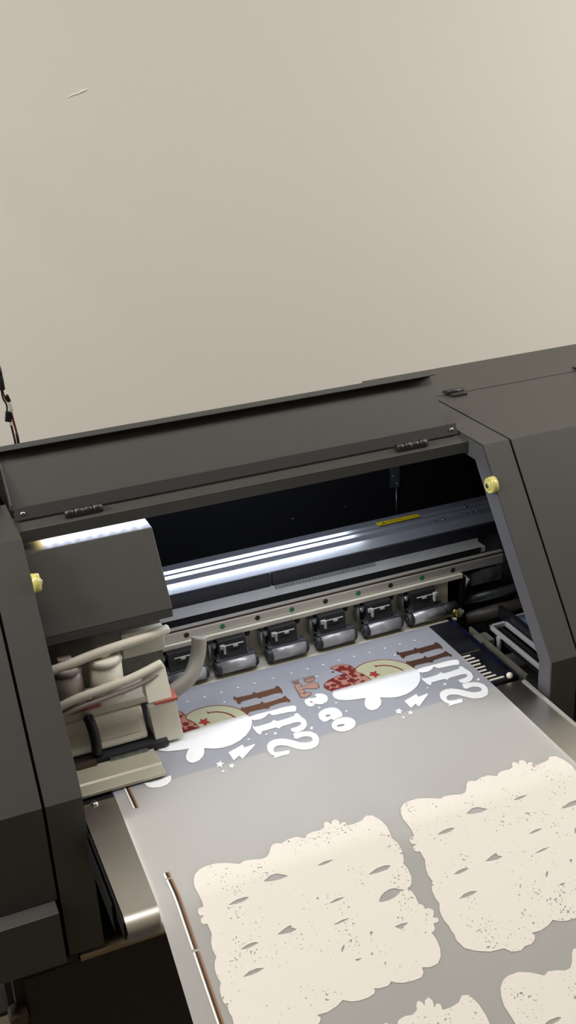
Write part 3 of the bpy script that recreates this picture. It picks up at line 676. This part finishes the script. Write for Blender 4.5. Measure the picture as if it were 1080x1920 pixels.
 'block_holes': [[[-242.8,446.8],[-237.6,444.6],[-232.4,442.5],[-223.8,443.1],[-212.4,449.9],[-223.5,451.2],[-236.9,449.6]],[[-293.9,461.5],[-288.1,459.6],[-281.7,458.3],[-271.5,458.4],[-267.4,460.4],[-274.9,463.1],[-285.1,463.1]],[[-251.8,514.1],[-246.9,512.4],[-240.0,510.0],[-232.9,508.7],[-232.1,512.7],[-227.2,515.4],[-234.3,517.1],[-245.7,515.9]],[[-298.9,516.5],[-290.5,514.1],[-282.0,513.7],[-276.1,515.8],[-283.5,517.7],[-292.1,518.5]],[[-172.7,449.2],[-162.9,447.3],[-150.9,448.3],[-158.8,450.6],[-166.3,451.0]],[[-116.6,480.7],[-104.7,477.0],[-93.3,476.4],[-85.5,478.7],[-90.5,482.2],[-103.6,482.6],[-114.2,481.6]],[[-178.3,499.0],[-168.0,496.6],[-156.9,497.6],[-164.0,499.6],[-173.0,499.9]],[[-184.0,525.1],[-172.7,523.4],[-161.9,523.7],[-170.2,525.7],[-179.2,526.2]],[[-114.8,551.7],[-105.5,551.1],[-96.7,552.4],[-103.8,555.2],[-108.9,557.4]],[[-119.3,517.5],[-116.4,512.8],[-108.4,508.3],[-100.4,506.8],[-93.5,507.6],[-87.8,511.2],[-82.4,513.4],[-88.1,513.6],[-96.5,517.8],[-106.4,519.3],[-115.2,518.7]],[[-307.3,547.6],[-298.9,544.0],[-289.2,543.5],[-280.9,545.9],[-287.7,547.9],[-297.4,548.6]],[[-145.8,547.2],[-142.2,548.9],[-147.1,552.5]],[[-186.7,554.7],[-181.4,551.2],[-182.8,555.3],[-188.1,559.6]],[[-176.8,572.2],[-168.2,572.8],[-174.3,575.3]]],
}

def ink_shape(name, poly, m, h, holes=(), du=0., dv=0., label=None, clip=True, vcut=None):
    loops = [[Vector((a/1000+du, b/1000+dv, 0)) for a, b in poly]]+[[Vector((a/1000+du, b/1000+dv, 0)) for a, b in q] for q in holes]
    flat = [v for l in loops for v in l]
    bm = bmesh.new(); vs = [bm.verts.new(v) for v in flat]
    for t in tessellate_polygon(loops):
        try: bm.faces.new([vs[i] for i in t])
        except ValueError: pass
    if not bm.faces: bm.free(); return None
    vmin = min(v.y for v in flat); vmax = max(v.y for v in flat)
    cuts = [c for c in FV if vmin < c < vmax and c > .40]
    for c in cuts:
        bmesh.ops.bisect_plane(bm, geom=bm.verts[:]+bm.edges[:]+bm.faces[:], plane_co=(0, c, 0), plane_no=(0, 1, 0))
    if vcut is not None:
        bmesh.ops.bisect_plane(bm, geom=bm.verts[:]+bm.edges[:]+bm.faces[:], plane_co=(0, vcut, 0), plane_no=(0, 1, 0), clear_outer=True)
    if clip:
        for co, no in (((FILM_R-.001, 0, 0), (1, 0, 0)), ((FILM_L+.001, 0, 0), (-1, 0, 0)), ((0, FV[-1]-.01, 0), (0, 1, 0))):
            bmesh.ops.bisect_plane(bm, geom=bm.verts[:]+bm.edges[:]+bm.faces[:], plane_co=co, plane_no=no, clear_outer=True)
    for v in bm.verts: v.co = Vector(fpos(v.co.x, v.co.y, h))
    bmesh.ops.recalc_face_normals(bm, faces=bm.faces)
    if bm.faces and sum(f.normal.z for f in bm.faces) < 0: bmesh.ops.reverse_faces(bm, faces=bm.faces)
    for f in bm.faces: f.smooth = True
    me = bpy.data.meshes.new(name); bm.to_mesh(me); bm.free(); me.materials.append(m)
    o = bpy.data.objects.new(name, me); COL.objects.link(o); o.parent = FILM
    if label: o['label'] = label
    return o
def circ(c, r, n=48, sy=1.): return [(1000*(c[0]+r*math.cos(2*math.pi*i/n)), 1000*(c[1]+r*sy*math.sin(2*math.pi*i/n))) for i in range(n)]
def grow(poly, d):
    n = len(poly); A = sum(poly[i][0]*poly[(i+1) % n][1]-poly[(i+1) % n][0]*poly[i][1] for i in range(n)); s = 1 if A > 0 else -1
    out = []
    for i in range(n):
        a = Vector(poly[i-1]); b = Vector(poly[i]); c = Vector(poly[(i+1) % n])
        e1 = (b-a); e2 = (c-b)
        if e1.length < 1e-6 or e2.length < 1e-6: out.append(tuple(b)); continue
        n1 = Vector((e1.y, -e1.x)).normalized()*s; n2 = Vector((e2.y, -e2.x)).normalized()*s
        q = n1+n2
        q = q.normalized()*d*min(1.6, 1/max(.5, q.length/2)) if q.length > 1e-3 else n1*d
        out.append((b.x+q.x, b.y+q.y))
    return out
# white coverage edge: Object Y is -v offset
YW = -.036-.1085            # y on the flat table where the white starts
I_wf = ink_fade('ink_white_fade', (240, 242, 244), -.137, 0., .021)
I_wf2 = ink_fade('ink_white_fade_bar', (250, 250, 250), -.134, 0., .02)
I_wf3 = ink_fade('ink_white_fade_text', (250, 250, 250), -.128, 0., .016)
I_bf = ink_fade('ink_brown_fade', (168, 132, 118), -.0865, 0., .018)
I_bfd = ink_fade('ink_brown_outline_fade', (90, 56, 48), -.0865, 0., .018)
def motif(du, dv, tag):
    c = (.0921+du, .1133+dv); r = .0557
    ink_shape('smiley_outline', circ(c, r+.0006), I_redd, .0002, vcut=.1145+dv)
    ink_shape('smiley_face', circ(c, r-.0014), I_tan, .0003, vcut=.1185+dv)
    ink_shape('smile_line', PR['smile'], I_redd, .0004, (), du, dv)
    for k in ('bandana_big', 'bandana_knot'):
        ink_shape('bandana_outline', grow(PR[k], .7), I_redd, .0004, (), du, dv)
        ink_shape('bandana', grow(PR[k], -.6), I_band, .0005, (), du, dv)
    ink_shape('red_star', PR['red_star'], I_red, .0006, (), du, dv)
    for k in ('brown1', 'brown2'):
        ink_shape('brown_letter_stroke', PR[k], I_brn if tag == 'L' else I_brd, .0004, (), du, dv)
    ink_shape('white_underbase', PR['white_head'], I_wf, .0008, (), du, dv)
    ink_shape('white_letter_stroke', PR['white_bar'], I_wf2, .0007, (), du, dv)
    ink_shape('white_letter_stroke', PR['white_tee'], I_wht, .0007, (), du, dv)
    ink_shape('white_letter_curl', PR['white_ess'], I_wht, .0007, (), du, dv)
    ink_shape('lightning_print', PR['bolt'], I_wht, .0007, (), du, dv)
    for k in ('star0', 'star1', 'star2', 'starb0', 'starb1'): ink_shape('white_star', PR[k], I_wht, .0007, (), du, dv)
motif(0, 0, 'R'); motif(-.2842, .0034, 'L')
for k in ('E', 'T', 'comma'):
    f = (k == 'E')
    ink_shape('brown_text_outline', grow(PR[k], .5), I_bfd if f else I_brd, .0004)
    ink_shape('brown_text', grow(PR[k], -.5), I_bf if f else I_mau, .0005)
ink_shape('white_text', PR['two'], I_wf3, .0007)
ink_shape('white_text', PR['gee'], I_wht, .0007, (PR['gee_hole'],))
ink_shape('white_text', PR['oh'], I_wht, .0008, (PR['oh_hole'],))
ink_shape('white_text', PR['arc_letter'], I_wht, .0007)
# registration dots: one printed part
dm = MB()
for a, b in PR['dots']:
    ring = [dm.bm.verts.new(fpos(a/1000+.0019*math.cos(t), b/1000+.0016*math.sin(t), .0006)) for t in [2*math.pi*i/10 for i in range(10)]]
    dm._f(ring)
o = dm.build('registration_dots', I_wht, FILM); o['kind'] = 'stuff'
# block prints
for du, dv in ((0, 0), (.284, -.0012), (.006, .2537), (.290, .2525)):
    ink_shape('speckled_block_print', PR['block'], I_blk, .0007, PR['block_holes'], du, dv)
# control strip along the left edge
def strip(v0, v1, u0=-.3525, s=0.):
    n = max(1, int((v1-v0)/.012))
    for name, a, b, m in (('strip_white', 0, .0024, I_stl), ('strip_dark', .0024, .0054, I_stb), ('strip_brown', .0054, .0074, I_sto)):
        poly = []
        L = [(u0+a+s*(v0+(v1-v0)*i/n-.2), v0+(v1-v0)*i/n) for i in range(n+1)]
        poly = [(x*1000, y*1000) for x, y in L]+[((x+b-a)*1000, y*1000) for x, y in L[::-1]]
        ink_shape(name, poly, m, .0006)
strip(.200, .249); strip(.3865, .3965); strip(.399, .4985); strip(.502, .90)

# ------------------------------------------------------------------ loose cables at the left, behind the lid
cb = empty('led_cable', (-.385, .10, .30)); thing(cb, 'thin dark cables with plug connectors hanging before the wall, left of the lid', 'cable')
def Cc(mb, name, m, bevel=0., label=None):
    o = mb.build(name, m, cb, bevel); o.location = -Vector(cb.location)
    if label: o['label'] = label
    return o
Cc(MB().tube([(-.43, .66, .78), (-.412, .60, .70), (-.398, .3, .54), (-.3915, .12, .455), (-.390, .1, .43), (-.3895, .1, .411)], .0042), 'cable_sleeve', M_pcb)
Cc(MB().tube([(-.3895, .1, .413), (-.3885, .1, .403), (-.3870, .1, .396), (-.3855, .1, .393)], .0012), 'cable_wire', M_redw)
Cc(MB().tube([(-.391, .1, .413), (-.3905, .1, .398), (-.387, .1, .388), (-.3875, .1, .378)], .0013), 'cable_wire', M_pcb)
Cc(MB().obox((-.3838, .1, .3965), (.0026, 0, .001), (0, .003, 0), (-.0014, 0, .0052)), 'black_plug', M_pcb, .0008)
Cc(MB().obox((-.3826, .1, .385), (.003, 0, .0006), (0, .003, 0), (-.0008, 0, .0066)).obox((-.3822, .1, .376), (.0022, 0, .0005), (0, .0025, 0), (-.0004, 0, .004)), 'white_socket', M_con, .0006)
Cc(MB().obox((-.3868, .1, .3695), (.0045, 0, -.001), (0, .003, 0), (.0016, 0, .0075)), 'black_plug', M_pcb, .0008)
Cc(MB().obox((-.3853, .1, .359), (.0028, 0, 0), (0, .0025, 0), (.0004, 0, .0032)), 'white_socket', M_con, .0006)
Cc(MB().tube([(-.3820, .1, .375), (-.3808, .1, .362), (-.3795, .1, .350), (-.3785, .1, .338)], .0016), 'cable_wire', M_redw)
Cc(MB().tube([(-.379, .1, .342), (-.3788, .1, .325), (-.380, .12, .29), (-.381, .15, .262)], .0022), 'cable_wire', M_pcb)
Cc(MB().tube([(-.3852, .1, .358), (-.384, .1, .345), (-.383, .1, .325), (-.3825, .12, .29), (-.384, .15, .262)], .0016), 'cable_wire', M_pcb)

# ------------------------------------------------------------------ camera
yaw, pit, rol = (math.radians(a) for a in (21.3, 23.7, 3.1))
fwd = Vector((math.sin(yaw)*math.cos(pit), math.cos(yaw)*math.cos(pit), -math.sin(pit)))
rgt = Vector((math.cos(yaw), -math.sin(yaw), 0)); dwn = fwd.cross(rgt)
r2 = rgt*math.cos(rol)+dwn*math.sin(rol); d2 = -rgt*math.sin(rol)+dwn*math.cos(rol)
cam = bpy.data.cameras.new('camera'); co = bpy.data.objects.new('camera', cam); COL.objects.link(co)
Mx = Matrix((r2, -d2, -fwd)).transposed().to_4x4(); Mx.translation = Vector((-.5832, -1.50226, .88033))
co.matrix_world = Mx
cam.sensor_fit = 'VERTICAL'; cam.sensor_height = 36; cam.lens = 2108/1920*36; cam.clip_start = .05
sc.camera = co

w = bpy.data.worlds.new('world'); sc.world = w; w.use_nodes = True
w.node_tree.nodes['Background'].inputs['Color'].default_value = (.9, .95, 1, 1); w.node_tree.nodes['Background'].inputs['Strength'].default_value = .05

# lift everything so that the floor is at z = 0
for o in list(sc.objects):
    if o.parent is None: o.location.z += ZO
sc.view_settings.view_transform = 'Standard'
try: sc.view_settings.look = 'None'
except Exception: pass
sc.view_settings.gamma = 1; sc.view_settings.use_curve_mapping = False
sc.view_settings.exposure = 0.22
